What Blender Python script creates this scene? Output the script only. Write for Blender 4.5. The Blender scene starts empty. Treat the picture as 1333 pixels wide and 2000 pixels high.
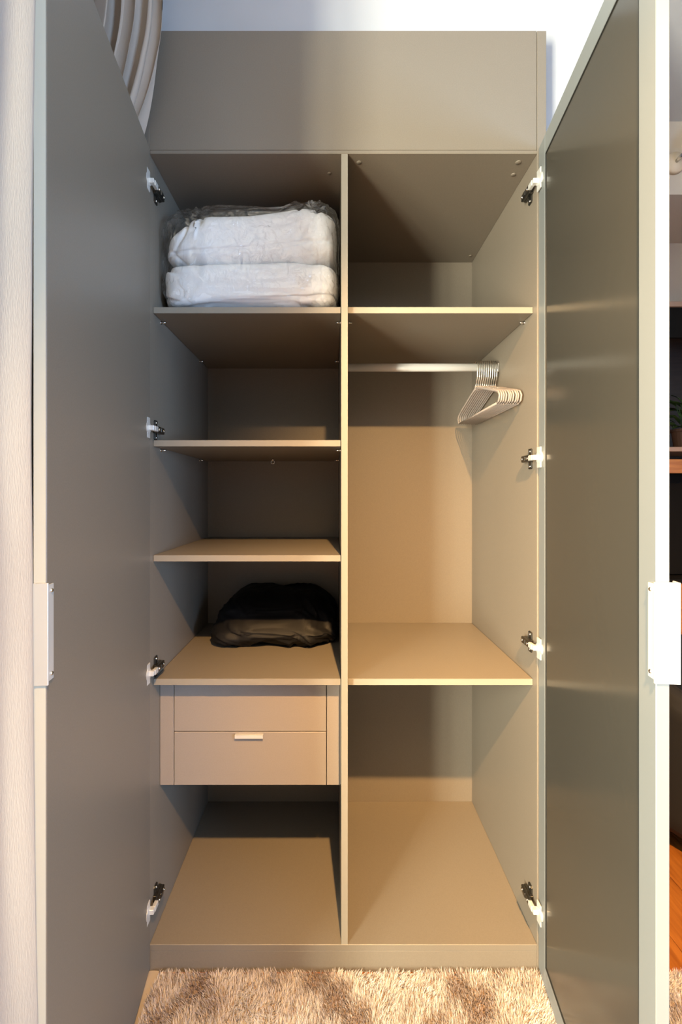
import bpy, bmesh, math, random
import numpy as np
from mathutils import Vector, Matrix, noise

random.seed(7)
rng = np.random.default_rng(7)
scene = bpy.context.scene
COL = scene.collection
PI = math.pi

# ------------------------------------------------------------------ camera
cam_d = bpy.data.cameras.new('camera')
cam = bpy.data.objects.new('camera', cam_d)
COL.objects.link(cam)
cam.location = (0.0, -1.15, 1.192)
cam.rotation_euler = (math.radians(90), 0, 0)
cam_d.sensor_fit = 'HORIZONTAL'
cam_d.sensor_width = 36.0
cam_d.lens = 36.0 * 900 / 1333
cam_d.shift_x = 16.5 / 1333
cam_d.shift_y = -33.0 / 1333
cam_d.clip_start = 0.02
scene.camera = cam

# ------------------------------------------------------------------ world, daylight, exposure
world = bpy.data.worlds.new('world')
scene.world = world
world.use_nodes = True
bg = world.node_tree.nodes['Background']
bg.inputs['Color'].default_value = (0.80, 0.90, 1.0, 1)
bg.inputs['Strength'].default_value = 1.0

def area(name, loc, rot, sx, sy, power, color, spread=180):
    d = bpy.data.lights.new(name, 'AREA')
    d.shape = 'RECTANGLE'
    d.size = sx
    d.size_y = sy
    d.energy = power
    d.color = color
    d.spread = math.radians(spread)
    o = bpy.data.objects.new(name, d)
    COL.objects.link(o)
    o.location = loc
    o.rotation_euler = rot
    return o

WIN_Y0, WIN_Y1, WIN_Z0, WIN_Z1 = -2.75, -1.72, 0.06, 2.14
# daylight just outside the window in the left wall, shining into the room (+x)
area('window_daylight', (-1.575, (WIN_Y0 + WIN_Y1) / 2, (WIN_Z0 + WIN_Z1) / 2), (0, math.radians(-90), 0),
     WIN_Z1 - WIN_Z0, WIN_Y1 - WIN_Y0, 600.0, (1.0, 0.92, 0.74))
# cooler daylight outside the second window, in the right wall behind the photographer
W2_Y0, W2_Y1, W2_Z0, W2_Z1 = -3.15, -1.95, 0.55, 1.80
area('far_window_daylight', (2.675, (W2_Y0 + W2_Y1) / 2, (W2_Z0 + W2_Z1) / 2), (0, math.radians(90), 0),
     W2_Z1 - W2_Z0, W2_Y1 - W2_Y0, 230.0, (0.40, 0.62, 1.0))

vs = scene.view_settings
vs.view_transform = 'Standard'
vs.look = 'None'
vs.gamma = 1.0
vs.use_curve_mapping = False
vs.exposure = 0.28
LAMP_POWER = 640.0
LAMP_COLOR = (1.0, 0.57, 0.21)

# ------------------------------------------------------------------ materials
def lin(r, g, b):
    f = lambda c: (c / 255 / 12.92) if c / 255 <= 0.04045 else ((c / 255 + 0.055) / 1.055) ** 2.4
    return (f(r), f(g), f(b), 1)

def mat(name, col, rough=0.5, metal=0.0, col2=None, nscale=40.0, bump=0.0, bscale=200.0, spec=0.5, stretch=None, detail=4.0):
    m = bpy.data.materials.new(name)
    m.use_nodes = True
    nt = m.node_tree
    p = nt.nodes['Principled BSDF']
    p.inputs['Base Color'].default_value = col
    p.inputs['Roughness'].default_value = rough
    p.inputs['Metallic'].default_value = metal
    p.inputs['Specular IOR Level'].default_value = spec
    tc = nt.nodes.new('ShaderNodeTexCoord')
    mp = nt.nodes.new('ShaderNodeMapping')
    nt.links.new(tc.outputs['Object'], mp.inputs['Vector'])
    if stretch:
        mp.inputs['Scale'].default_value = stretch
    if col2 is not None:
        n = nt.nodes.new('ShaderNodeTexNoise')
        n.inputs['Scale'].default_value = nscale
        n.inputs['Detail'].default_value = detail
        nt.links.new(mp.outputs['Vector'], n.inputs['Vector'])
        r = nt.nodes.new('ShaderNodeValToRGB')
        r.color_ramp.elements[0].position = 0.32
        r.color_ramp.elements[1].position = 0.68
        r.color_ramp.elements[0].color = col
        r.color_ramp.elements[1].color = col2
        nt.links.new(n.outputs['Fac'], r.inputs['Fac'])
        nt.links.new(r.outputs['Color'], p.inputs['Base Color'])
    if bump:
        n2 = nt.nodes.new('ShaderNodeTexNoise')
        n2.inputs['Scale'].default_value = bscale
        n2.inputs['Detail'].default_value = 3.0
        nt.links.new(mp.outputs['Vector'], n2.inputs['Vector'])
        b = nt.nodes.new('ShaderNodeBump')
        b.inputs['Strength'].default_value = bump
        b.inputs['Distance'].default_value = 0.002
        nt.links.new(n2.outputs['Fac'], b.inputs['Height'])
        nt.links.new(b.outputs['Normal'], p.inputs['Normal'])
    return m

M = {}
M['laminate'] = mat('greige_laminate', lin(113, 105, 94), 0.42, col2=lin(118, 110, 99), nscale=380, bump=0.06, bscale=900)
M['edge'] = mat('greige_edge_band', lin(134, 128, 117), 0.45, bump=0.03, bscale=700)
M['frame'] = mat('brushed_aluminium', lin(126, 131, 132), 0.42, 0.25, bump=0.02, bscale=500)
M['chrome'] = mat('nickel', (0.72, 0.70, 0.66, 1), 0.22, 1.0)
M['steel'] = mat('bright_steel', (0.66, 0.66, 0.64, 1), 0.38, 0.45)
M['dark_steel'] = mat('dark_hinge_steel', (0.10, 0.095, 0.085, 1), 0.3, 0.9)
M['rail'] = mat('rail_metal', (0.62, 0.62, 0.61, 1), 0.38, 0.15)
M['drawer'] = mat('drawer_laminate', lin(136, 127, 119), 0.45, col2=lin(140, 131, 123), nscale=380, bump=0.06, bscale=900)
M['door_edge'] = mat('door_edge_band', lin(194, 193, 180), 0.45, bump=0.02, bscale=500)
M['gasket'] = mat('black_rubber', (0.012, 0.012, 0.012, 1), 0.6)
M['glass'] = mat('smoked_glass', (0.042, 0.040, 0.034, 1), 0.17, 0.0, spec=0.25, bump=0.015, bscale=1400)
M['wall'] = mat('white_paint', lin(174, 175, 177), 0.85, col2=lin(178, 179, 181), nscale=6, bump=0.05, bscale=300)
M['wall_warm'] = mat('cream_paint', lin(196, 184, 170), 0.85, bump=0.05, bscale=300)
M['wall_room'] = mat('room_paint', lin(76, 71, 68), 0.9, bump=0.05, bscale=300)
M['white_cotton'] = mat('white_cotton', lin(226, 226, 226), 0.85, bump=0.12, bscale=260)
M['black_cloth'] = mat('black_nylon', (0.0035, 0.0035, 0.005, 1), 0.55, col2=(0.006, 0.006, 0.0075, 1), nscale=25, bump=0.15, bscale=500, spec=0.25)
M['black_velvet'] = mat('black_upholstery', (0.006, 0.0055, 0.005, 1), 0.8, bump=0.1, bscale=500)
M['black'] = mat('black_lacquer', (0.006, 0.005, 0.004, 1), 0.8, spec=0.15)
M['dark_wood'] = mat('dark_brown_wood', lin(52, 40, 36), 0.5, col2=lin(40, 30, 27), nscale=12, stretch=(1, 8, 8), bump=0.1)
M['oak'] = mat('honey_wood', lin(196, 128, 58), 0.45, col2=lin(168, 100, 40), nscale=9, stretch=(1, 9, 9), bump=0.08)
M['board'] = mat('pale_brown_board', lin(172, 140, 118), 0.5, bump=0.05)
M['plank_a'] = mat('floor_oak_a', lin(158, 96, 36), 0.38, col2=lin(130, 73, 24), nscale=7, stretch=(10, 1, 1), bump=0.06)
M['plank_b'] = mat('floor_oak_b', lin(160, 96, 36), 0.38, col2=lin(132, 74, 26), nscale=8, stretch=(10, 1, 1), bump=0.06)
M['subfloor'] = mat('subfloor', lin(96, 62, 34), 0.7)
M['leaf'] = mat('leaf_green', lin(46, 74, 30), 0.5, col2=lin(62, 92, 40), nscale=30)
M['pot'] = mat('pot_clay', lin(90, 70, 58), 0.7, bump=0.1)
M['rug_base'] = mat('rug_backing', lin(150, 128, 108), 0.95, bump=0.2)
M['socket'] = mat('spot_base_paint', lin(214, 196, 172), 0.5)

def emis(name, col, s):
    m = bpy.data.materials.new(name)
    m.use_nodes = True
    p = m.node_tree.nodes['Principled BSDF']
    p.inputs['Base Color'].default_value = col
    p.inputs['Emission Color'].default_value = col
    p.inputs['Emission Strength'].default_value = s
    return m
M['bulb'] = emis('glowing_bulb', (1.0, 0.72, 0.42, 1), 12.0)

def cloth(name, col, transp, transl, wscale=900.0):
    """thin woven cloth: part open weave, part light shining through, part diffuse"""
    m = bpy.data.materials.new(name)
    m.use_nodes = True
    nt = m.node_tree
    nt.nodes.clear()
    out = nt.nodes.new('ShaderNodeOutputMaterial')
    dif = nt.nodes.new('ShaderNodeBsdfDiffuse')
    trl = nt.nodes.new('ShaderNodeBsdfTranslucent')
    trp = nt.nodes.new('ShaderNodeBsdfTransparent')
    tc = nt.nodes.new('ShaderNodeTexCoord')
    mp = nt.nodes.new('ShaderNodeMapping')
    mp.inputs['Scale'].default_value = (1, 1, 0.12)
    n = nt.nodes.new('ShaderNodeTexNoise')
    n.inputs['Scale'].default_value = wscale
    nt.links.new(tc.outputs['Object'], mp.inputs['Vector'])
    nt.links.new(mp.outputs['Vector'], n.inputs['Vector'])
    bp = nt.nodes.new('ShaderNodeBump')
    bp.inputs['Strength'].default_value = 0.25
    bp.inputs['Distance'].default_value = 0.001
    nt.links.new(n.outputs['Fac'], bp.inputs['Height'])
    for s in (dif, trl):
        s.inputs['Color'].default_value = col
        nt.links.new(bp.outputs['Normal'], s.inputs['Normal'])
    a = nt.nodes.new('ShaderNodeMixShader')
    a.inputs['Fac'].default_value = transl
    nt.links.new(dif.outputs[0], a.inputs[1])
    nt.links.new(trl.outputs[0], a.inputs[2])
    b = nt.nodes.new('ShaderNodeMixShader')
    b.inputs['Fac'].default_value = transp
    nt.links.new(a.outputs[0], b.inputs[1])
    nt.links.new(trp.outputs[0], b.inputs[2])
    nt.links.new(b.outputs[0], out.inputs['Surface'])
    return m
M['sheer'] = cloth('white_sheer_linen', lin(186, 179, 173), 0.14, 0.45)
M['drape'] = cloth('beige_linen', lin(184, 172, 160), 0.0, 0.22)

def film(name, tint, gloss, rough, bump, scale, dist=0.004, refl=1.0):
    """clear film or clear plastic: transparent with sharp highlights"""
    m = bpy.data.materials.new(name)
    m.use_nodes = True
    nt = m.node_tree
    nt.nodes.clear()
    out = nt.nodes.new('ShaderNodeOutputMaterial')
    trp = nt.nodes.new('ShaderNodeBsdfTransparent')
    trp.inputs['Color'].default_value = tint
    gl = nt.nodes.new('ShaderNodeBsdfGlossy')
    gl.inputs['Color'].default_value = (1, 1, 1, 1)
    gl.inputs['Roughness'].default_value = rough
    lw = nt.nodes.new('ShaderNodeFresnel')
    # thin sheet: same reflectance from both sides (no total reflection on leaving faces)
    ge = nt.nodes.new('ShaderNodeNewGeometry')
    io = nt.nodes.new('ShaderNodeMapRange')
    io.inputs['To Min'].default_value = 1.5
    io.inputs['To Max'].default_value = 1 / 1.5
    nt.links.new(ge.outputs['Backfacing'], io.inputs['Value'])
    nt.links.new(io.outputs['Result'], lw.inputs['IOR'])
    mul = nt.nodes.new('ShaderNodeMath')
    mul.operation = 'MULTIPLY_ADD'
    mul.use_clamp = True
    mul.inputs[1].default_value = refl
    mul.inputs[2].default_value = gloss
    nt.links.new(lw.outputs[0], mul.inputs[0])
    if bump:
        tc = nt.nodes.new('ShaderNodeTexCoord')
        n = nt.nodes.new('ShaderNodeTexNoise')
        n.inputs['Scale'].default_value = scale
        n.inputs['Detail'].default_value = 5
        n.inputs['Distortion'].default_value = 1.2
        nt.links.new(tc.outputs['Object'], n.inputs['Vector'])
        bp = nt.nodes.new('ShaderNodeBump')
        bp.inputs['Strength'].default_value = bump
        bp.inputs['Distance'].default_value = dist
        nt.links.new(n.outputs['Fac'], bp.inputs['Height'])
        nt.links.new(bp.outputs['Normal'], gl.inputs['Normal'])
        nt.links.new(bp.outputs['Normal'], lw.inputs['Normal'])
    mx = nt.nodes.new('ShaderNodeMixShader')
    nt.links.new(mul.outputs[0], mx.inputs['Fac'])
    nt.links.new(trp.outputs[0], mx.inputs[1])
    nt.links.new(gl.outputs[0], mx.inputs[2])
    nt.links.new(mx.outputs[0], out.inputs['Surface'])
    return m
M['film'] = film('clear_polythene', (0.985, 0.988, 0.99, 1), 0.03, 0.10, 0.8, 38.0, 0.008, 1.7)
M['pane'] = film('window_glass', (0.96, 0.98, 0.97, 1), 0.02, 0.02, 0.0, 1.0)

def acrylic():
    m = mat('clear_acrylic', lin(206, 196, 190), 0.12, spec=0.9)
    p = m.node_tree.nodes['Principled BSDF']
    p.inputs['Transmission Weight'].default_value = 0.6
    p.inputs['IOR'].default_value = 1.2
    return m
M['acrylic'] = acrylic()

def pile_mat():
    m = bpy.data.materials.new('shaggy_pile')
    m.use_nodes = True
    nt = m.node_tree
    p = nt.nodes['Principled BSDF']
    p.inputs['Roughness'].default_value = 0.7
    p.inputs['Specular IOR Level'].default_value = 0.25
    at = nt.nodes.new('ShaderNodeAttribute')
    at.attribute_name = 'tuft'
    r = nt.nodes.new('ShaderNodeValToRGB')
    r.color_ramp.elements[0].position = 0.0
    r.color_ramp.elements[1].position = 1.0
    r.color_ramp.elements[0].color = lin(128, 106, 94)
    r.color_ramp.elements[1].color = lin(212, 206, 200)
    nt.links.new(at.outputs['Fac'], r.inputs['Fac'])
    nt.links.new(r.outputs['Color'], p.inputs['Base Color'])
    return m
M['pile'] = pile_mat()

# ------------------------------------------------------------------ helpers
def link_mesh(name, me, m, parent=None, smooth=False):
    o = bpy.data.objects.new(name, me)
    COL.objects.link(o)
    if m is not None and not me.materials:
        me.materials.append(m)
    if smooth:
        me.shade_smooth()
    if parent is not None:
        o.parent = parent
    return o

def from_bm(name, bm, m, parent=None, smooth=False):
    bmesh.ops.recalc_face_normals(bm, faces=bm.faces)
    me = bpy.data.meshes.new(name)
    bm.to_mesh(me)
    bm.free()
    return link_mesh(name, me, m, parent, smooth)

def empty(name, loc=(0, 0, 0), rz=0):
    o = bpy.data.objects.new(name, None)
    COL.objects.link(o)
    o.location = loc
    o.rotation_euler = (0, 0, rz)
    o.empty_display_size = 0.1
    return o

def tag(o, label=None, cat=None, group=None, kind=None):
    if label: o['label'] = label
    if cat: o['category'] = cat
    if group: o['group'] = group
    if kind: o['kind'] = kind
    return o

def add_box(bm, x0, x1, y0, y1, z0, z1, bev=0.0, seg=1, mtx=None):
    b = bmesh.new()
    bmesh.ops.create_cube(b, size=1.0)
    for v in b.verts:
        v.co = Vector(((x0 + x1) / 2 + v.co.x * (x1 - x0), (y0 + y1) / 2 + v.co.y * (y1 - y0), (z0 + z1) / 2 + v.co.z * (z1 - z0)))
    if bev:
        bmesh.ops.bevel(b, geom=list(b.edges), offset=bev, segments=seg, affect='EDGES', profile=0.5)
    if mtx is not None:
        bmesh.ops.transform(b, matrix=mtx, verts=b.verts)
    tmp = bpy.data.meshes.new('tmp')
    b.to_mesh(tmp)
    b.free()
    bm.from_mesh(tmp)
    bpy.data.meshes.remove(tmp)

def box(name, x0, x1, y0, y1, z0, z1, m, parent=None, bev=0.0008, seg=1):
    bm = bmesh.new()
    add_box(bm, x0, x1, y0, y1, z0, z1, bev, seg)
    return from_bm(name, bm, m, parent)

def add_cyl(bm, p0, p1, r0, r1=None, seg=16, caps=True):
    if r1 is None: r1 = r0
    p0, p1 = Vector(p0), Vector(p1)
    d = p1 - p0
    L = d.length
    q = d.to_track_quat('Z', 'Y').to_matrix().to_4x4()
    mtx = Matrix.Translation((p0 + p1) / 2) @ q
    bmesh.ops.create_cone(bm, cap_ends=caps, segments=seg, radius1=r0, radius2=r1, depth=L, matrix=mtx)

def add_tube(bm, pts, r, seg=8, closed=False, sx=1.0, sy=1.0):
    """sweep a circle (radius r, or list of radii) along pts"""
    pts = [Vector(p) for p in pts]
    n = len(pts)
    rings = []
    up = None
    for i, p in enumerate(pts):
        if closed:
            t = (pts[(i + 1) % n] - pts[(i - 1) % n]).normalized()
        else:
            t = (pts[min(i + 1, n - 1)] - pts[max(i - 1, 0)]).normalized()
        if up is None:
            a = Vector((1, 0, 0)) if abs(t.x) < 0.9 else Vector((0, 1, 0))
            up = (a - t * a.dot(t)).normalized()
        else:
            up = (up - t * up.dot(t)).normalized()
        side = t.cross(up)
        rr = r[i] if isinstance(r, (list, tuple)) else r
        rings.append([bm.verts.new(p + up * (math.cos(2 * PI * k / seg) * rr * sx) + side * (math.sin(2 * PI * k / seg) * rr * sy)) for k in range(seg)])
    m = n if closed else n - 1
    for i in range(m):
        a, b = rings[i], rings[(i + 1) % n]
        for k in range(seg):
            bm.faces.new((a[k], a[(k + 1) % seg], b[(k + 1) % seg], b[k]))
    if not closed:
        bm.faces.new(rings[0][::-1])
        bm.faces.new(rings[-1])

def copy_tree(o, parent=None):
    c = o.copy()
    COL.objects.link(c)
    c.parent = parent
    for ch in list(o.children):
        copy_tree(ch, c)
    return c

def grid_mesh(name, fn, nu, nv, m, parent=None, thick=0.0, close_u=False):
    verts, faces = [], []
    for j in range(nv):
        for i in range(nu):
            verts.append(fn(i / (nu - (0 if close_u else 1)), j / (nv - 1)))
    for j in range(nv - 1):
        for i in range(nu - (0 if close_u else 1)):
            a = j * nu + i
            b = j * nu + (i + 1) % nu
            faces.append((a, b, b + nu, a + nu))
    me = bpy.data.meshes.new(name)
    me.from_pydata([tuple(v) for v in verts], [], faces)
    me.update()
    o = link_mesh(name, me, m, parent, smooth=True)
    return o

# ------------------------------------------------------------------ dimensions (metres; wardrobe front plane y = 0, floor z = 0)
XL, XR = -0.457, 0.511          # inner faces of the side panels
XLO, XRO = -0.480, 0.534        # outer faces
DEPTH = 0.538
DIV0, DIV1 = 0.0217, 0.0383     # divider
Z_BOT, Z_TOP, Z_FASCIA = 0.070, 2.044, 2.351
CEIL = 2.70
ROOM_X0, ROOM_X1 = -1.50, 2.60
ROOM_Y0, ROOM_Y1 = -3.40, 1.07
WALL_Y = 0.045                   # wall the wardrobe is let into
RET_X = 0.75                     # where that wall ends and the room goes on behind

# ------------------------------------------------------------------ the room
def struct(name, *boxes, m=None):
    bm = bmesh.new()
    for b in boxes:
        add_box(bm, *b)
    o = from_bm(name, bm, m)
    o['kind'] = 'structure'
    return o

floor = struct('floor', (ROOM_X0 - .1, ROOM_X1 + .1, ROOM_Y0 - .1, ROOM_Y1 + .1, -0.12, -0.012), m=M['subfloor'])
struct('ceiling', (ROOM_X0 - .1, ROOM_X1 + .1, ROOM_Y0 - .1, ROOM_Y1 + .1, CEIL, CEIL + 0.1), m=M['wall'])
struct('wall_back', (-.70, XLO - .003, WALL_Y, WALL_Y + .1, 0, CEIL), (XRO + .003, RET_X, WALL_Y, WALL_Y + .1, 0, CEIL),
       (XLO - .003, XRO + .003, WALL_Y, WALL_Y + .1, Z_FASCIA + .002, CEIL), (RET_X - .1, RET_X, WALL_Y + .1, ROOM_Y1, 0, CEIL), m=M['wall'])
struct('wall_alcove', (ROOM_X0, ROOM_X1, ROOM_Y1, ROOM_Y1 + .1, 0, CEIL), m=M['wall_warm'])
PIER_X, PIER_Y = -0.70, -0.84     # short pier beside the wardrobe, where the curtains hang
struct('wall_left', (ROOM_X0 - .06, ROOM_X0, ROOM_Y0, WIN_Y0, 0, CEIL), (ROOM_X0 - .06, ROOM_X0, WIN_Y1, PIER_Y, 0, CEIL),
       (ROOM_X0 - .06, ROOM_X0, WIN_Y0, WIN_Y1, WIN_Z1, CEIL), (ROOM_X0 - .06, ROOM_X0, WIN_Y0, WIN_Y1, 0, WIN_Z0),
       (ROOM_X0 - .06, PIER_X, PIER_Y, PIER_Y + .06, 0, CEIL), (PIER_X - .06, PIER_X, PIER_Y + .06, WALL_Y + .1, 0, CEIL), m=M['wall'])
struct('wall_right', (ROOM_X1, ROOM_X1 + .06, ROOM_Y0, W2_Y0, 0, CEIL), (ROOM_X1, ROOM_X1 + .06, W2_Y1, ROOM_Y1, 0, CEIL),
       (ROOM_X1, ROOM_X1 + .06, W2_Y0, W2_Y1, W2_Z1, CEIL), (ROOM_X1, ROOM_X1 + .06, W2_Y0, W2_Y1, 0, W2_Z0), m=M['wall_room'])
struct('wall_front', (ROOM_X0, ROOM_X1, ROOM_Y0 - .1, ROOM_Y0, 0, CEIL), m=M['wall_room'])
struct('trim_1', (RET_X + .001, ROOM_X1, 0.71, ROOM_Y1, 2.405, CEIL), m=M['wall_warm'])      # lowered soffit over the wall unit

# floor planks, running into the room
me_cache = {}
pw = 0.142
nx = int((ROOM_X1 - ROOM_X0) / pw) + 1
for i in range(nx):
    x0 = ROOM_X0 + i * pw
    x1 = min(x0 + pw - 0.0016, ROOM_X1)
    if x1 - x0 < 0.02:
        continue
    near = x0 > 0.6
    cuts = [ROOM_Y0]
    y = ROOM_Y0 + random.uniform(0.4, 1.3)
    while y < ROOM_Y1 - 0.3:
        cuts.append(y)
        y += random.uniform(0.9, 1.5)
    cuts.append(ROOM_Y1)
    if not near:
        cuts = [ROOM_Y0, min(ROOM_Y1, 0.04)]
    for a, b in zip(cuts[:-1], cuts[1:]):
        box('plank', x0, x1, a, b - 0.0015, -0.012, random.uniform(-0.0008, 0.0), M[random.choice(['plank_a', 'plank_b'])], floor, bev=0.001)

# windows in the left and right walls
def make_window(name, x, ya, yb, za, zb):
    w = empty(name, (x, (ya + yb) / 2, za))
    w['kind'] = 'structure'
    def win_part(nm, b, m):
        bm = bmesh.new()
        add_box(bm, *b, 0.003)
        return from_bm(nm, bm, m, w)
    hw, hh = (yb - ya) / 2, zb - za
    win_part('window_frame', (-.029, .029, -hw, hw, 0, .05), M['frame'])
    win_part('window_frame', (-.029, .029, -hw, hw, hh - .05, hh), M['frame'])
    win_part('window_frame', (-.029, .029, -hw, -hw + .045, .05, hh - .05), M['frame'])
    win_part('window_frame', (-.029, .029, hw - .045, hw, .05, hh - .05), M['frame'])
    win_part('mullion', (-.025, .025, -.015, .015, .05, hh - .05), M['frame'])
    for s in (-1, 1):
        y0, y1 = sorted((s * .015, s * (hw - .045)))
        win_part('pane', (-.003, .003, y0, y1, .05, hh - .05), M['pane'])
make_window('window_1', ROOM_X0 - .03, WIN_Y0, WIN_Y1, WIN_Z0, WIN_Z1)
make_window('window_2', ROOM_X1 + .03, W2_Y0, W2_Y1, W2_Z0, W2_Z1)

# ------------------------------------------------------------------ the wardrobe
W = empty('wardrobe', (0, 0, 0))
tag(W, 'tall greige built-in wardrobe with both doors open, shelves, drawers and hanging rail', 'wardrobe')
L_ = M['laminate']
SH = 0.016
YB = DEPTH
box('side_panel', XLO, XL, 0.0, YB + .02, 0.0, Z_FASCIA, L_, W)
box('side_panel', XR, XRO, 0.0, YB + .02, 0.0, Z_FASCIA, L_, W)
dv = box('divider', DIV0, DIV1, 0.001, YB, Z_BOT, Z_TOP, L_, W)
box('edge_band', DIV0 + .0004, DIV1 - .0004, 0.0002, .0009, Z_BOT + .0005, Z_TOP - .0005, M['edge'], dv, bev=0)
box('back_panel', XL, XR, YB, YB + .008, 0.0, Z_TOP + .018, L_, W, bev=0)
box('top_panel', XL, XR, 0.0, YB, Z_TOP, Z_TOP + .009, L_, W)
box('fascia', XL + .0006, XR - .0015, 0.0, 0.018, Z_TOP + .0094, Z_FASCIA, L_, W, bev=.0003)
box('bottom_panel', XL, XR, 0.0, YB, Z_BOT - .016, Z_BOT, L_, W)
box('plinth', XL, XR, 0.001, 0.017, 0.0, Z_BOT - .0165, L_, W)

SY = 0.024
def shelf(x0, x1, ztop, nm='shelf'):
    o = box(nm, x0 + .0008, x1 - .0008, SY, YB - .002, ztop - SH, ztop, L_, W)
    box('edge_band', x0 + .0012, x1 - .0012, SY - .0008, SY - .0001, ztop - SH + .0004, ztop - .0004, M['edge'], o, bev=0)
    return o
for zt in (1.671, 1.332, 1.039, 0.724):
    shelf(XL, DIV0, zt)
for zt in (1.671, 0.724):
    shelf(DIV1, XR, zt)

# shelf pins: small bright pegs under the shelves
pin_me = None
def pin(x, y, z, s):
    global pin_me
    if pin_me is None:
        bm = bmesh.new()
        add_cyl(bm, (0, 0, 0), (0.013, 0, 0), 0.0024, seg=10)
        add_cyl(bm, (0, 0, 0), (0.002, 0, 0), 0.0045, seg=10)
        o = from_bm('shelf_pin', bm, M['chrome'], W, True)
        pin_me = o.data
    else:
        o = link_mesh('shelf_pin', pin_me, None, W)
    o.location = (x, y, z)
    o.rotation_euler = (0, 0, 0 if s > 0 else PI)
for zt in (1.671, 1.332):
    for y in (0.075, 0.43):
        pin(XL, y, zt - SH - .005, 1)
        pin(DIV0, y, zt - SH - .005, -1)
for y in (0.075, 0.43):
    pin(DIV1, y, 1.671 - SH - .005, 1)
    pin(XR, y, 1.671 - SH - .005, -1)
# connector caps under the top panel and a screw hook under the second shelf
def cap(x, y, z, r):
    bm = bmesh.new()
    add_cyl(bm, (x, y, z), (x, y, z - .0016), r, r * .85, seg=20)
    return from_bm('connector_cap', bm, L_, W, True)
cap(XR - .035, 0.03, Z_TOP, .008)
cap(XR - .030, 0.075, Z_TOP, .007)
cap(DIV1 + .03, 0.03, Z_TOP, .007)
cap(DIV0 - .03, 0.07, Z_TOP, .006)
cap(XR - .02, 0.49, Z_TOP, .006)
bm = bmesh.new()
add_cyl(bm, (0, 0, 0), (0, 0, -.009), .0022, seg=8)
add_tube(bm, [(math.sin(a) * .006, 0, -.013 - math.cos(a) * .006 + .0) for a in [k * PI / 6 for k in range(12)]], .0014, seg=6, closed=True)
o = from_bm('screw_eye', bm, M['chrome'], W, True)
o.location = (-.201, .40, 1.332 - SH)

# drawer unit under the fourth shelf
DY = 0.068
DZ0, DZ1 = 0.4255, 0.7077
DX0, DX1 = -0.4195, -0.0162
box('drawer_case_side', XL + .0005, DX0 - .0012, DY, 0.50, DZ0, DZ1, M['drawer'], W)
box('drawer_case_side', DX1 + .0012, DIV0 - .0032, DY, 0.50, DZ0, DZ1, M['drawer'], W)
box('drawer_case_filler', DIV0 - .0032, DIV0 - .0002, DY + .003, 0.50, DZ0, DZ1, M['drawer'], W, bev=0)
box('drawer_case_bottom', DX0, DX1, DY + .02, 0.50, DZ0 + .001, DZ0 + .012, L_, W)
box('drawer_case_back', DX0, DX1, 0.488, 0.50, DZ0 + .012, DZ1, L_, W)
ZS = 0.5667
def drawer(z0, z1):
    d = empty('drawer', (0, 0, 0))
    d.parent = W
    box('drawer_front', DX0 + .0006, DX1 - .0006, DY, DY + .017, z0, z1, M['drawer'], d)
    bm = bmesh.new()
    a, b = DX0 + .012, DX1 - .012
    zz0, zz1 = z0 + .016, z1 - .025
    add_box(bm, a, a + .012, DY + .018, .47, zz0, zz1)
    add_box(bm, b - .012, b, DY + .018, .47, zz0, zz1)
    add_box(bm, a + .012, b - .012, .458, .47, zz0, zz1)
    add_box(bm, a + .012, b - .012, DY + .018, .458, zz0, zz0 + .008)
    from_bm('drawer_box', bm, L_, d)
    return d
drawer(ZS + .0012, DZ1 - .0006)
d2 = drawer(DZ0, ZS - .0012)
# bent metal tab pull hooked on the top edge of the lower drawer front
bm = bmesh.new()
px0, px1 = -0.257, -0.183
add_box(bm, px0, px1, DY - .0095, DY - .0078, ZS - .0140, ZS - .0050, .0003)   # front lip
add_box(bm, px0, px1, DY - .0090, DY - .0002, ZS - .0066, ZS - .0050, .0003)   # top of the bent tab
from_bm('drawer_pull', bm, M['steel'], d2)

# hanging rail (oval tube) with end sockets
RY, RZ = 0.27, 1.585
bm = bmesh.new()
add_tube(bm, [(DIV1 + .001, RY, RZ), (XR - .001, RY, RZ)], 0.0125, seg=24, sx=0.6, sy=1.0)
rail = from_bm('hanging_rail', bm, M['rail'], W, True)
zs = [v.co.z for v in rail.data.vertices]
if max(zs) - min(zs) < 0.02:     # oval stands upright
    for v in rail.data.vertices:
        y, z = v.co.y - RY, v.co.z - RZ
        v.co.y, v.co.z = RY + z, RZ + y
for x0, x1 in ((DIV1, DIV1 + .010), (XR - .006, XR)):
    bm = bmesh.new()
    add_box(bm, x0, x1, RY - .013, RY + .013, RZ - .017, RZ + .013, .003, 2)
    from_bm('rail_socket', bm, M['chrome'], W)

# doors ------------------------------------------------------------
DOOR_Z0, DOOR_Z1 = 0.016, 2.054
DT = 0.018
def handle(par, s, xin, y1):
    """edge pull; door-local frame: door runs along -y from the hinge, inner face at x = 0, outer at x = s*DT, free edge at y1"""
    bm = bmesh.new()
    za, zb = 0.928, 1.070
    xs = sorted((-s * .0035, s * (DT + .0125)))
    add_box(bm, xs[0], xs[1], y1 - .0035, y1 - .0004, za, zb, .0006)              # plate across the edge, lip past the outer face
    xi = sorted((-s * .0004, -s * .0022))
    add_box(bm, xi[0], xi[1], y1 - .0034, y1 + .016, za + .004, zb - .003, .0004)  # flange on the inner face
    xo = sorted((s * (DT + .0102), s * (DT + .0125)))
    add_box(bm, xo[0], xo[1], y1 - .0034, y1 + .012, za, zb, .0004)                # return of the lip
    from_bm('handle', bm, M['steel'], par)
    for z in (za + .013, zb - .012):
        bm = bmesh.new()
        add_cyl(bm, (-s * .0018, y1 + .009, z), (-s * .0042, y1 + .009, z), .0032, .0024, seg=12)
        from_bm('screw', bm, M['chrome'], par, True)

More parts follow.
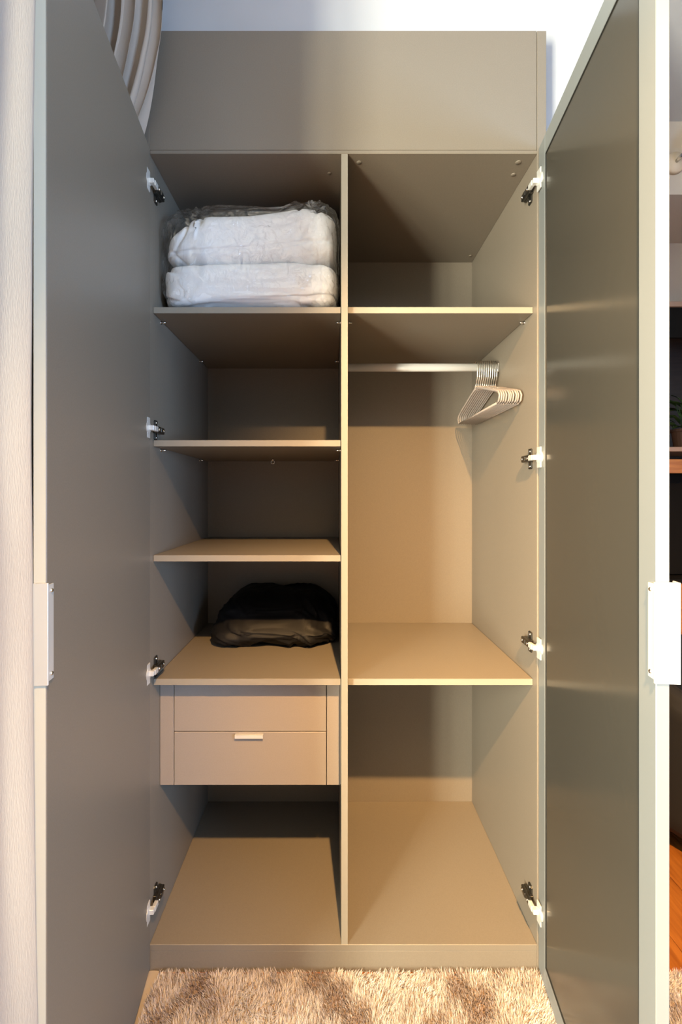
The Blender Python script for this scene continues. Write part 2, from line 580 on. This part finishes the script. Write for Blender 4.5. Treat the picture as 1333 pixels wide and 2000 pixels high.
DLW, DRW = 0.509, 0.503
dl = empty('door', (XL + .002, -.003, 0), math.atan2(0.057, 0.506))
dl.parent = W
# slab: inner face x = 0, thickness toward -x
box('door_slab', -DT, 0, -DLW, 0, DOOR_Z0, DOOR_Z1, L_, dl, bev=.001)
box('edge_band', -DT + .0012, -.0012, -DLW - .0006, -DLW + .0002, DOOR_Z0 + .001, DOOR_Z1 - .001, M['door_edge'], dl, bev=0)
handle(dl, -1, 0, -DLW - .0006)

dr = empty('glass_door', (XR + .0025, -.003, 0), -math.atan2(0.0587, 0.499))
dr.parent = W
ST = 0.045
def fr(name, *b):
    return box(name, *b, M['frame'], dr, bev=.001)
fr('stile', 0, DT, -ST, 0, DOOR_Z0, DOOR_Z1)
fr('stile', 0, DT, -DRW, -DRW + ST, DOOR_Z0, DOOR_Z1)
fr('rail', 0, DT, -DRW + ST + .0003, -ST - .0003, DOOR_Z1 - ST, DOOR_Z1)
fr('rail', 0, DT, -DRW + ST + .0003, -ST - .0003, DOOR_Z0, DOOR_Z0 + ST)
gx0, gx1, gz0, gz1 = -DRW + ST, -ST, DOOR_Z0 + ST, DOOR_Z1 - ST
box('glass_panel', .0022, .0075, gx0 + .0005, gx1 - .0005, gz0 + .0005, gz1 - .0005, M['glass'], dr, bev=0)
bm = bmesh.new()
g = .0026
for b in ((gx0, gx1, gz0, gz0 + g), (gx0, gx1, gz1 - g, gz1), (gx0, gx0 + g, gz0 + g, gz1 - g), (gx1 - g, gx1, gz0 + g, gz1 - g)):
    add_box(bm, .0006, .0021, b[0] + .0003, b[1] - .0003, b[2] + .0003, b[3] - .0003)
from_bm('gasket', bm, M['gasket'], dr)
handle(dr, 1, 0, -DRW)

# hinges -----------------------------------------------------------
def make_hinge():
    """right-hand pattern mirrored by scale; local frame: x = 0 on the side panel's inner face pointing into the cupboard, y into depth"""
    h = empty('hinge')
    h.parent = W
    bm = bmesh.new()      # flange of the cup on the door
    add_box(bm, .0015, .0050, -.0290, -.0085, -.0255, .0255, .0008)
    add_cyl(bm, (.0008, -.020, 0), (.0060, -.020, 0), .0150, .0145, seg=20)
    from_bm('cup', bm, M['steel'], h)
    bm = bmesh.new()      # knuckle linking cup and arm
    add_box(bm, .0040, .0165, -.017, -.004, -.0062, .0062, .0012)
    add_box(bm, .0085, .0178, -.008, .013, -.0066, .0066, .0018, 2)
    from_bm('knuckle', bm, M['steel'], h)
    bm = bmesh.new()      # arm lying along the side panel
    add_box(bm, .0085, .0170, .010, .058, -.0085, .0085, .0022, 2)
    add_box(bm, .0085, .0190, .030, .044, -.0060, .0060, .0015)
    from_bm('arm', bm, M['dark_steel'], h)
    bm = bmesh.new()      # cross-shaped mounting plate
    add_box(bm, .0002, .0030, .026, .046, -.026, .026, .003)
    add_box(bm, .0002, .0085, .020, .060, -.0078, .0078, .001)
    from_bm('mounting_plate', bm, M['dark_steel'], h)
    for y, z, x in ((.036, .019, .003), (.036, -.019, .003), (.020, 0, .017), (.051, 0, .017)):
        bm = bmesh.new()
        add_cyl(bm, (x - .0004, y, z), (x + .0020, y, z), .0042, .0034, seg=14)
        from_bm('screw', bm, M['chrome'], h, True)
    return h
h0 = make_hinge()
first = True
for z in (1.967, 1.358, 0.752, 0.165):
    h = h0 if first else copy_tree(h0, W)
    first = False
    h.location = (XL, 0, z)
def mirror_children(h):
    for c in h.children:
        me = c.data.copy()
        for v in me.vertices:
            v.co.x = -v.co.x
        me.flip_normals()
        c.data = me
hR = copy_tree(h0, W)
mirror_children(hR)
first = True
for z in (1.967, 1.285, 0.815, 0.165):
    h = hR if first else copy_tree(hR, W)
    first = False
    h.location = (XR, 0, z)

# ------------------------------------------------------------------ bedding in a clear bag
def blob(name, x0, x1, y0, y1, z0, z1, e1, e2, disp, m, parent=None, nu=96, nv=56, flat=0.0):
    """soft box (superellipsoid) with a displacement function of the unit direction"""
    cx, cy, cz = (x0 + x1) / 2, (y0 + y1) / 2, (z0 + z1) / 2
    rx, ry, rz = (x1 - x0) / 2, (y1 - y0) / 2, (z1 - z0) / 2
    sp = lambda v, e: math.copysign(abs(v) ** e, v)
    verts = []
    for j in range(nv + 1):
        la = -PI / 2 + PI * j / nv
        for i in range(nu):
            lo = -PI + 2 * PI * i / nu
            u = Vector((sp(math.cos(la), e1) * sp(math.cos(lo), e2), sp(math.cos(la), e1) * sp(math.sin(lo), e2), sp(math.sin(la), e1)))
            p = Vector((cx + u.x * rx, cy + u.y * ry, cz + u.z * rz))
            nrm = Vector((u.x / rx, u.y / ry, u.z / rz))
            nrm = nrm.normalized() if nrm.length > 1e-6 else Vector((0, 0, 1))
            p = disp(p, nrm, u)
            p.z = max(p.z, z0 + flat)
            verts.append(tuple(p))
    faces = []
    for j in range(nv):
        for i in range(nu):
            a = j * nu + i
            b = j * nu + (i + 1) % nu
            faces.append((a, b, b + nu, a + nu))
    me = bpy.data.meshes.new(name)
    me.from_pydata(verts, [], faces)
    me.update()
    bm = bmesh.new()
    bm.from_mesh(me)
    bmesh.ops.remove_doubles(bm, verts=bm.verts, dist=1e-5)
    bmesh.ops.recalc_face_normals(bm, faces=bm.faces)
    bm.to_mesh(me)
    bm.free()
    return link_mesh(name, me, m, parent, smooth=True)

S1 = 1.671      # shelf the bedding lies on
def ridge(v):
    return 1 - abs(2 * v - 1)
def crease(p, ax, az, seed, width, warp=0.35):
    """soft valley lines: 0 away from a crease, 1 in it"""
    w = noise.noise(Vector((p.x * 6 + seed, p.z * 9, p.y * 5 + seed)))
    t = p.x * ax + p.z * az + warp * 6 * w + seed
    d = abs((t / PI + .5) % 1.0 - .5) * PI
    return math.exp(-(d / width) ** 2)
def dis_upper(p, n, u):
    w1 = noise.noise(Vector((p.x * 14 + p.z * 9, p.y * 7, p.z * 5 + 3.1)))
    w2 = noise.noise(Vector((p.x * 34 + p.z * 22, p.y * 14, p.z * 9 + 7.7)))
    k = min(1.2, max(0.0, p.z - (S1 + .135)) / .10)
    q = p + n * (0.006 * w1 + 0.003 * w2)
    c1 = crease(p, 52, -26, 1.3, .32)
    c2 = crease(p, 21, 30, 4.0, .16)
    msk = max(0, noise.noise(Vector((p.x * 8, p.z * 7, 11))) + .25)
    q -= n * (0.011 * c1 * k * msk * 1.6 + 0.006 * c2 * msk)
    # scalloped hem line across the front
    d = p.z - (S1 + .163 + .10 * (p.x + .22) ** 2 + .05 * (p.x + .22))
    if n.y < -.2:
        q -= n * .004 * math.exp(-(d / .004) ** 2)
    # the pile is higher on the right than on the left
    q.z += 0.016 * (p.x + .21) / .24 * k
    if p.x < -.36:
        q.z -= 0.034 * ((-.36 - p.x) / .09) ** 1.4 * k
        q.x += 0.010 * k
    return q
def dis_lower(p, n, u):
    w1 = noise.noise(Vector((p.x * 10 - p.z * 11, p.y * 6, p.z * 7 + 13.1)))
    w2 = noise.noise(Vector((p.x * 30 - p.z * 24, p.y * 14, p.z * 12 + 17.7)))
    q = p + n * (0.007 * w1 + 0.003 * w2)
    c1 = crease(p, 24, 34, 2.2, .20)
    msk = max(0, noise.noise(Vector((p.x * 7 + 5, p.z * 6, 21))) + .2)
    q -= n * (0.008 * c1 * msk * 1.5)
    # a drawn-in line low on the front, rising to the right
    d = p.z - (S1 + .010 + 0.075 * (p.x + .40))
    if n.y < -.2:
        q -= n * (0.007 * math.exp(-(d / .005) ** 2))
    return q
fd = empty('folded_duvet', (-.215, .23, S1))
tag(fd, 'white cotton duvet folded double on the top left shelf', 'duvet')
def keep_parent(o, par):
    o.parent = par
    o.matrix_parent_inverse = Matrix.Translation(par.location).inverted()
    return o
keep_parent(blob('lower_fold', -.450, .0150, .040, .430, S1 + .0035, S1 + .137, .40, .22, dis_lower, M['white_cotton'], nu=260, nv=110), fd)
keep_parent(blob('upper_fold', -.449, .0145, .040, .425, S1 + .122, S1 + .276, .52, .24, dis_upper, M['white_cotton'], nu=280, nv=120), fd)

def dis_bag(p, n, u):
    a = noise.noise(Vector((p.x * 20, p.y * 20, p.z * 20 + 40)))
    b = noise.noise(Vector((p.x * 48 + 9 + 20 * p.z, p.y * 48, p.z * 44)))
    c = noise.noise(Vector((p.x * 110 + 9, p.y * 110, p.z * 90 + 30 * p.x)))
    r = lambda v: 1 - min(1.0, abs(v) * 2.6)          # sharp folds where the noise crosses zero
    q = p + n * (0.007 * r(a) + 0.004 * r(b) + .002 * r(c) - .007)
    k = max(0.0, (p.z - (S1 + .2)) / .08)
    q.z += 0.014 * k * (p.x + .215) / .23 + 0.012 * k * noise.noise(Vector((p.x * 9, p.y * 6, 5)))
    q.x = min(max(q.x, XL + .002), DIV0 - .002)
    q.z = min(q.z, Z_TOP - .008)
    return q
bag = blob('plastic_bag', -.4545, .0190, .034, .445, S1 + .001, S1 + .292, .30, .22, dis_bag, M['film'], nu=420, nv=200, flat=.0)
tag(bag, 'crinkled clear plastic storage bag wrapped around the folded white duvet', 'plastic bag')

# ------------------------------------------------------------------ black soft pouch on the lower shelf
S4 = 0.724
def dis_black(p, n, u):
    a = noise.noise(Vector((p.x * 11 + p.z * 10, p.y * 9, p.z * 9 + 60)))
    b = noise.noise(Vector((p.x * 30 + p.z * 44, p.y * 22, p.z * 30 + 70)))
    r = lambda v: 1 - min(1.0, abs(v) * 3)
    k = max(0.0, (p.z - S4) / .15)
    q = p + n * (0.012 * a + 0.010 * r(b) * (1.2 - k) + .007 * r(a) - .010)
    q.y += .13 * k ** 1.5                     # slumps back
    if p.x > -.06:
        q.z -= .035 * k * (p.x + .06) / .07
    if p.x < -.30:
        q.z -= .05 * k * ((-.30 - p.x) / .085) ** 1.5
    q.x = min(q.x, DIV0 - .002)
    q.y = min(q.y, YB - .004)
    return q
bk = blob('fabric_pouch', -.385, .0170, .222, .50, S4 + .0005, S4 + .150, .55, .35, dis_black, M['black_cloth'], nu=220, nv=110)
tag(bk, 'black crumpled fabric bundle on the shelf above the drawers', 'bundle')

# ------------------------------------------------------------------ clear hangers on the rail
def make_hanger():
    h = empty('coat_hanger')
    # local frame: hook axis at the origin = centre line of the rail, hanger spreads along y
    bm = bmesh.new()
    R = .0175
    pts = [(0, R * math.cos(a), .0015 + R * math.sin(a)) for a in [math.radians(t) for t in range(-20, 181, 20)]]
    pts = [(0, -p[1], p[2]) for p in pts]
    # hook: from the open end over the rail and down the room side to the neck
    pts = [(0, .017, -.006)] + [(0, R * math.cos(math.radians(t)), .0015 + R * math.sin(math.radians(t))) for t in range(0, 181, 20)] + [(0, -.0172, -.014), (0, -.014, -.034), (0, -.004, -.046), (0, 0, -.056), (0, 0, -.066)]
    add_tube(bm, pts, .0017, seg=8)
    from_bm('hook', bm, M['chrome'], h, True)
    bm = bmesh.new()
    zt = -.064
    prof = [(0.0, zt), (.02, zt - .003), (.06, zt - .013), (.11, zt - .028), (.16, zt - .042), (.188, zt - .052), (.197, zt - .063), (.192, zt - .076), (.178, zt - .081)]
    for s in (-1, 1):
        add_tube(bm, [(0, s * y, z) for y, z in prof], [.0040, .0040, .0038, .0036, .0036, .0036, .0036, .0034, .0032], seg=8, sx=.62)
    from_bm('shoulder', bm, M['acrylic'], h, True)
    bm = bmesh.new()
    add_tube(bm, [(0, -.180, zt - .081), (0, 0, zt - .081), (0, .180, zt - .081)], .0034, seg=8, sx=.62)
    from_bm('trouser_bar', bm, M['acrylic'], h, True)
    bm = bmesh.new()
    add_cyl(bm, (0, 0, zt - .006), (0, 0, zt + .008), .0042, .0034, seg=10)
    from_bm('neck', bm, M['acrylic'], h, True)
    return h
ordn = ['nearest to', 'second from', 'third from', 'fourth from', 'fifth from', 'sixth from', 'seventh from', 'eighth from', 'ninth from', 'tenth and farthest from']
hg = make_hanger()
for k in range(10):
    h = hg if k == 0 else copy_tree(hg)
    h.location = (XR - .0095 - k * .0066, RY, RZ)
    h.rotation_euler = (0, 0, math.radians(random.uniform(-1.2, 1.2) * (0.4 if k else 0)))
    tag(h, f"clear plastic coat hanger on the rail, {ordn[k]} the wardrobe's right side panel", 'hanger', 'clear hangers bunched on the wardrobe rail')

# ------------------------------------------------------------------ curtains
def sheer_fn(u, v):
    # hangs across the room side of the open door's free edge, from the wall (u = 1) to its hem beside the handle (u = 0)
    z = 0.028 + v * (2.62 - 0.028)
    ph = u * 2 * PI * 4.2 + .35 * math.sin(v * 2.6) + .5
    amp = .012 + .006 * math.sin(u * 9 + 1)
    x = -.392 - u * .285 + .004 * math.sin(v * 7 + 1.0) + .005 * (v - .5) * (1 - u) + .006 * math.sin(ph * 2)
    y = -.562 + amp * math.cos(ph) - .012 * u + .004 * noise.noise(Vector((u * 12, v * 9, 2)))
    y -= .010 * math.sin(v * 4.0 + u * 3) ** 2 * (.3 + .7 * u)
    if v < .12:
        x -= .010 * (1 - v / .12) * (1 - u)
    return (x, y, z)
sc_ = grid_mesh('sheer_curtain', sheer_fn, 260, 60, M['sheer'])
tag(sc_, 'bright white sheer linen curtain hanging in front of the left door edge', 'curtain')
md = sc_.modifiers.new('thickness', 'SOLIDIFY'); md.thickness = .0008

def drape_fn(u, v):
    # u 0..1 from the wall side (left, back) to the right edge; v 0 floor .. 1 rail
    z = 0.004 + v * 2.62
    # right edge of the bunch over height
    if z > 2.02:
        t = min(1, (z - 2.02) / .30)
        xr = -.487 + .088 * math.sin(t * PI / 2) ** .9
    else:
        xr = -.487
    xl = -.675
    w_ = (xr - xl)
    sh = (z - 2.0) * 5.2 if z > 2.0 else 0.0        # folds sweep down to the left
    ph = u * 2 * PI * 5.0 - sh
    a = .020 + .012 * math.sin(u * 7 + z * 2)
    x = xl + w_ * u + .012 * math.sin(ph * 2 + .6)
    y = -.055 + a * math.cos(ph) + .010 * math.cos(2 * ph + 1) - .03 * (1 - u)
    if z > 2.02:
        y -= .018 * min(1, (z - 2.02) / .2)
    if u > .86 and z > 2.0:
        y += .02 * ((u - .86) / .14)
    x = min(x, xr)
    y += .006 * noise.noise(Vector((u * 14, z * 5, 4)))
    return (x, y, z)
dp = grid_mesh('linen_drape', drape_fn, 220, 150, M['drape'])
def hem_fn(u, v):
    x = -.52 + .0875 * u - .004 * v * u
    y = -.001 - .33 * v
    return (x, y, .003 + .006 * (.5 + .5 * math.sin(u * 9 + v * 13)) * (1 - .5 * u))
hm = grid_mesh('hem', hem_fn, 30, 60, M['drape'])
hm.parent = dp
tag(dp, 'beige linen drape bunched behind the open left wardrobe door', 'curtain')

# ------------------------------------------------------------------ rug
RUG = (-.432, 1.75, -2.3, -.006)
rug = empty('shaggy_rug', ((RUG[0] + RUG[1]) / 2, (RUG[2] + RUG[3]) / 2, 0))
tag(rug, 'cream and brown mottled shaggy rug in front of the wardrobe', 'rug')
bm = bmesh.new()
add_box(bm, RUG[0], RUG[1], RUG[2], RUG[3], .0005, .006, .002)
keep_parent(from_bm('backing', bm, M['rug_base']), rug)
def pile():
    # dense where the photograph sees it, thinner behind the camera
    n1, n2 = 230000, 30000
    xy = np.concatenate([np.column_stack([rng.uniform(RUG[0], 1.35, n1), rng.uniform(-.62, RUG[3] - .002, n1)]),
                         np.column_stack([rng.uniform(RUG[0], RUG[1], n2), rng.uniform(RUG[2], RUG[3], n2)])])
    n = len(xy)
    hgt = rng.uniform(.008, .0145, n)
    ang = rng.uniform(0, 2 * PI, n)
    # mottled lay of the pile
    fx = np.sin(xy[:, 0] * 19 + 1.7 * np.sin(xy[:, 1] * 17)) + np.sin(xy[:, 1] * 23 + 2 * np.sin(xy[:, 0] * 9)) + .8 * np.sin(xy[:, 0] * 41 + xy[:, 1] * 33) + .7 * np.sin(xy[:, 0] * 71 - xy[:, 1] * 58)
    lean = np.column_stack([np.cos(ang), np.sin(ang)]) * .006 + np.column_stack([.004 * np.sin(fx), .004 * np.cos(fx * 1.3)])
    wdt = rng.uniform(.0006, .0012, n)
    sd = np.column_stack([-np.sin(ang), np.cos(ang)]) * wdt[:, None]
    V = np.zeros((n, 5, 3))
    base = np.column_stack([xy, np.full(n, .005)])
    mid = np.column_stack([xy + lean * .4, .005 + hgt * .6])
    tip = np.column_stack([xy + lean, .005 + hgt])
    s3 = np.column_stack([sd, np.zeros(n)])
    V[:, 0] = base - s3; V[:, 1] = base + s3; V[:, 2] = mid + s3 * .8; V[:, 3] = mid - s3 * .8; V[:, 4] = tip
    V[:, :, 1] = np.minimum(V[:, :, 1], -.0015)
    me = bpy.data.meshes.new('pile')
    me.vertices.add(n * 5)
    me.vertices.foreach_set('co', V.reshape(-1))
    k = np.arange(n)[:, None] * 5
    loops = np.concatenate([k + 0, k + 1, k + 2, k + 3, k + 3, k + 2, k + 4], axis=1).reshape(-1)
    me.loops.add(n * 7)
    me.loops.foreach_set('vertex_index', loops.astype(np.int32))
    me.polygons.add(n * 2)
    st = np.column_stack([np.arange(n) * 7, np.arange(n) * 7 + 4]).reshape(-1)
    me.polygons.foreach_set('loop_start', st.astype(np.int32))
    me.update(calc_edges=True)
    me.validate()
    at = me.attributes.new('tuft', 'FLOAT', 'POINT')
    c = np.clip(.56 + .15 * fx + rng.normal(0, .15, n), 0, 1)
    at.data.foreach_set('value', np.repeat(c, 5).astype(np.float32))
    o = keep_parent(link_mesh('pile', me, M['pile']), rug)
    o['kind'] = 'stuff'
pile()

# ------------------------------------------------------------------ the alcove on the right: wall unit, plant, chair, spotlight
U = empty('wall_unit', (1.7, .93, 0))
tag(U, 'dark wall unit with honey wood drawers, seen past the glass door', 'wall unit')
def upart(name, x0, x1, y0, y1, z0, z1, m):
    return keep_parent(box(name, x0, x1, y0, y1, z0, z1, m, None, bev=.001), U)
ux0, ux1, uy0, uy1 = .80, 2.50, .80, 1.068
upart('side_panel', ux0, ux0 + .02, uy0, uy1, 0, 2.01, M['dark_wood'])
upart('side_panel', ux1 - .02, ux1, uy0, uy1, 0, 2.01, M['dark_wood'])
upart('back_panel', ux0 + .02, ux1 - .02, uy1 - .01, uy1, 0, 1.988, M['dark_wood'])
upart('top_board', ux0, ux1, uy0 - .005, uy1, 1.9885, 2.008 + .002, M['board'])
upart('valance', ux0 + .02, ux1 - .02, uy0 + .004, uy0 + .02, 1.86, 1.988, M['black'])
upart('shelf', ux0 + .02, ux1 - .02, uy0, uy1 - .01, 1.377, 1.396, M['board'])
upart('rail_panel', ux0 + .02, ux1 - .02, uy0 + .004, uy0 + .022, 1.285, 1.344, M['oak'])
upart('niche_panel', ux0 + .02, ux1 - .02, uy0 + .10, uy0 + .115, .84, 1.285, M['black'])
upart('counter', ux0 + .02, ux1 - .02, uy0 + .01, uy1 - .01, .817, .835, M['black'])
for i in range(3):
    a = ux0 + .021 + i * .5535
    for z0, z1, mm in ((.58, .815, 'oak'), (.33, .577, 'oak'), (.09, .327, 'oak')):
        upart('drawer_front', a, a + .551, uy0, uy0 + .02, z0, z1, M[mm])
upart('kick_board', ux0 + .02, ux1 - .02, uy0 + .03, uy0 + .045, 0, .088, M['black'])

# plant on the shelf
pl = empty('potted_plant', (1.575, .90, 1.396))
tag(pl, 'small green leafy plant in a pot on the wall unit shelf', 'plant')
bm = bmesh.new()
prof = [(0, 0), (.042, 0), (.046, .005), (.056, .075), (.060, .078), (.060, .088), (.052, .088), (.050, .074), (0, .072)]
seg = 24
rings = [[bm.verts.new((r * math.cos(2 * PI * k / seg), r * math.sin(2 * PI * k / seg), z)) for k in range(seg)] for r, z in prof if r > 0]
for a, b in zip(rings[:-1], rings[1:]):
    for k in range(seg):
        bm.faces.new((a[k], a[(k + 1) % seg], b[(k + 1) % seg], b[k]))
bm.faces.new(rings[0][::-1]); bm.faces.new(rings[-1])
from_bm('pot', bm, M['pot'], pl)
leaf_me = None
for k in range(46):
    if leaf_me is None:
        bm = bmesh.new()
        N = 6
        pr = []
        for i in range(N + 1):
            t = i / N
            wd = .014 * math.sin(PI * min(1, t * .97 + .03)) ** .8
            zz = .025 * t - .035 * t * t
            pr.append((bm.verts.new((t * .075, -wd, zz + .004)), bm.verts.new((t * .075, 0, zz)), bm.verts.new((t * .075, wd, zz + .004))))
        for a, b in zip(pr[:-1], pr[1:]):
            bm.faces.new((a[0], a[1], b[1], b[0])); bm.faces.new((a[1], a[2], b[2], b[1]))
        o = from_bm('leaf', bm, M['leaf'], pl, True)
        leaf_me = o.data
    else:
        o = link_mesh('leaf', leaf_me, None, pl)
    an = k * 2.399963
    rr = .055 * math.sqrt(random.random())
    o.location = (rr * math.cos(an), rr * math.sin(an) * .8, .075 + random.uniform(.01, .13))
    o.rotation_euler = (random.uniform(-.4, .4), random.uniform(-.9, .35), an + random.uniform(-.4, .4))
    s = random.uniform(.7, 1.05)
    o.scale = (s, s, s)
bm = bmesh.new()
for k in range(7):
    a = k * 0.9
    add_tube(bm, [(0.012 * math.cos(a), .012 * math.sin(a), .07), (.02 * math.cos(a), .02 * math.sin(a), .13), (.04 * math.cos(a), .035 * math.sin(a), .195)], .0018, seg=6)
from_bm('stem', bm, M['leaf'], pl)

# black tub chair
ch = empty('tub_chair', (1.44, .45, 0))
tag(ch, 'low black rounded tub chair standing on the wooden floor', 'chair')
def shell(u, v):
    # outer + inner wall of a horseshoe back; u around, v outer bottom -> top -> inner bottom
    a = math.radians(-128 + 256 * u) + PI / 2
    R = .375
    top = .62 - .10 * abs(2 * u - 1) ** 2.5
    prof = [(R - .03, .085), (R, .12), (R + .004, .36), (R, top - .05), (R - .02, top - .012), (R - .045, top), (R - .075, top - .012), (R - .092, top - .05), (R - .095, .40), (R - .095, .09)]
    f = v * (len(prof) - 1)
    i = min(int(f), len(prof) - 2)
    t = f - i
    r = prof[i][0] * (1 - t) + prof[i + 1][0] * t
    z = prof[i][1] * (1 - t) + prof[i + 1][1] * t
    return (r * math.cos(a) * .98, r * math.sin(a) * .9, z)
o = grid_mesh('backrest', shell, 64, 40, M['black_velvet'])
o.parent = ch
def dis0(p, n, u):
    return p
o = blob('seat', -.27, .27, -.30, .25, .09, .40, .4, .55, dis0, M['black_velvet'], nu=48, nv=24)
o.parent = ch
bm = bmesh.new()
add_cyl(bm, (0, 0, .075), (0, 0, .093), .30, .31, seg=40)
from_bm('base_board', bm, M['black'], ch)
for x, y in ((-.245, -.16), (.245, -.16), (-.2, .2), (.2, .2)):
    bm = bmesh.new()
    add_cyl(bm, (x * 1.08, y * 1.08, 0), (x, y, .077), .010, .015, seg=14)
    from_bm('leg', bm, M['black'], ch, True)

# wall spotlight on the soffit
sp = empty('wall_spotlight', (1.375, .709, 2.525))
tag(sp, 'small chrome spotlight on a round base, mounted on the soffit', 'spotlight')
bm = bmesh.new()
add_cyl(bm, (0, 0, 0), (0, -.020, 0), .042, .038, seg=32)
from_bm('base', bm, M['socket'], sp, True)
bm = bmesh.new()
add_tube(bm, [(0, -.018, 0), (0, -.05, .004), (.02, -.075, .02), (.05, -.085, .04)], .007, seg=10)
from_bm('arm', bm, M['chrome'], sp, True)
bm = bmesh.new()
add_cyl(bm, (.045, -.082, .036), (.115, -.115, .075), .024, .034, seg=24)
from_bm('lamp_head', bm, M['chrome'], sp, True)

# ------------------------------------------------------------------ ceiling spotlight behind the photographer: the warm light of the room
LX, LY, LZ = .15, -1.42, 2.26
lp = empty('ceiling_spotlight', (LX, LY, LZ))
tag(lp, 'small warm ceiling spotlight on a stem, aimed at the wardrobe', 'spotlight')
aim = (Vector((.72, .30, .05)) - Vector((LX, LY, LZ))).normalized()
bm = bmesh.new()
add_cyl(bm, (0, 0, CEIL - LZ), (0, 0, CEIL - LZ - .025), .05, .045, seg=28)
from_bm('canopy', bm, M['frame'], lp, True)
back = -aim * .075
bm = bmesh.new()
add_tube(bm, [(0, 0, CEIL - LZ - .024), (0, 0, .18), tuple(back * .9 + Vector((0, 0, .03))), tuple(back * .9)], .006, seg=10)
from_bm('stem', bm, M['frame'], lp, True)
bm = bmesh.new()
add_cyl(bm, -aim * .09, -aim * .006, .034, .036, seg=28)
from_bm('lamp_head', bm, M['frame'], lp, True)
bm = bmesh.new()
add_cyl(bm, -aim * .0055, -aim * .003, .028, .028, seg=28)
from_bm('lens', bm, M['bulb'], lp, True)
pd = bpy.data.lights.new('spot_beam', 'SPOT')
pd.energy = LAMP_POWER
pd.color = LAMP_COLOR
pd.shadow_soft_size = .022
pd.spot_size = math.radians(80)
pd.spot_blend = 1.0
po = bpy.data.objects.new('spot_beam', pd)
COL.objects.link(po)
po.parent = lp
po.rotation_euler = aim.to_track_quat('-Z', 'Y').to_euler()
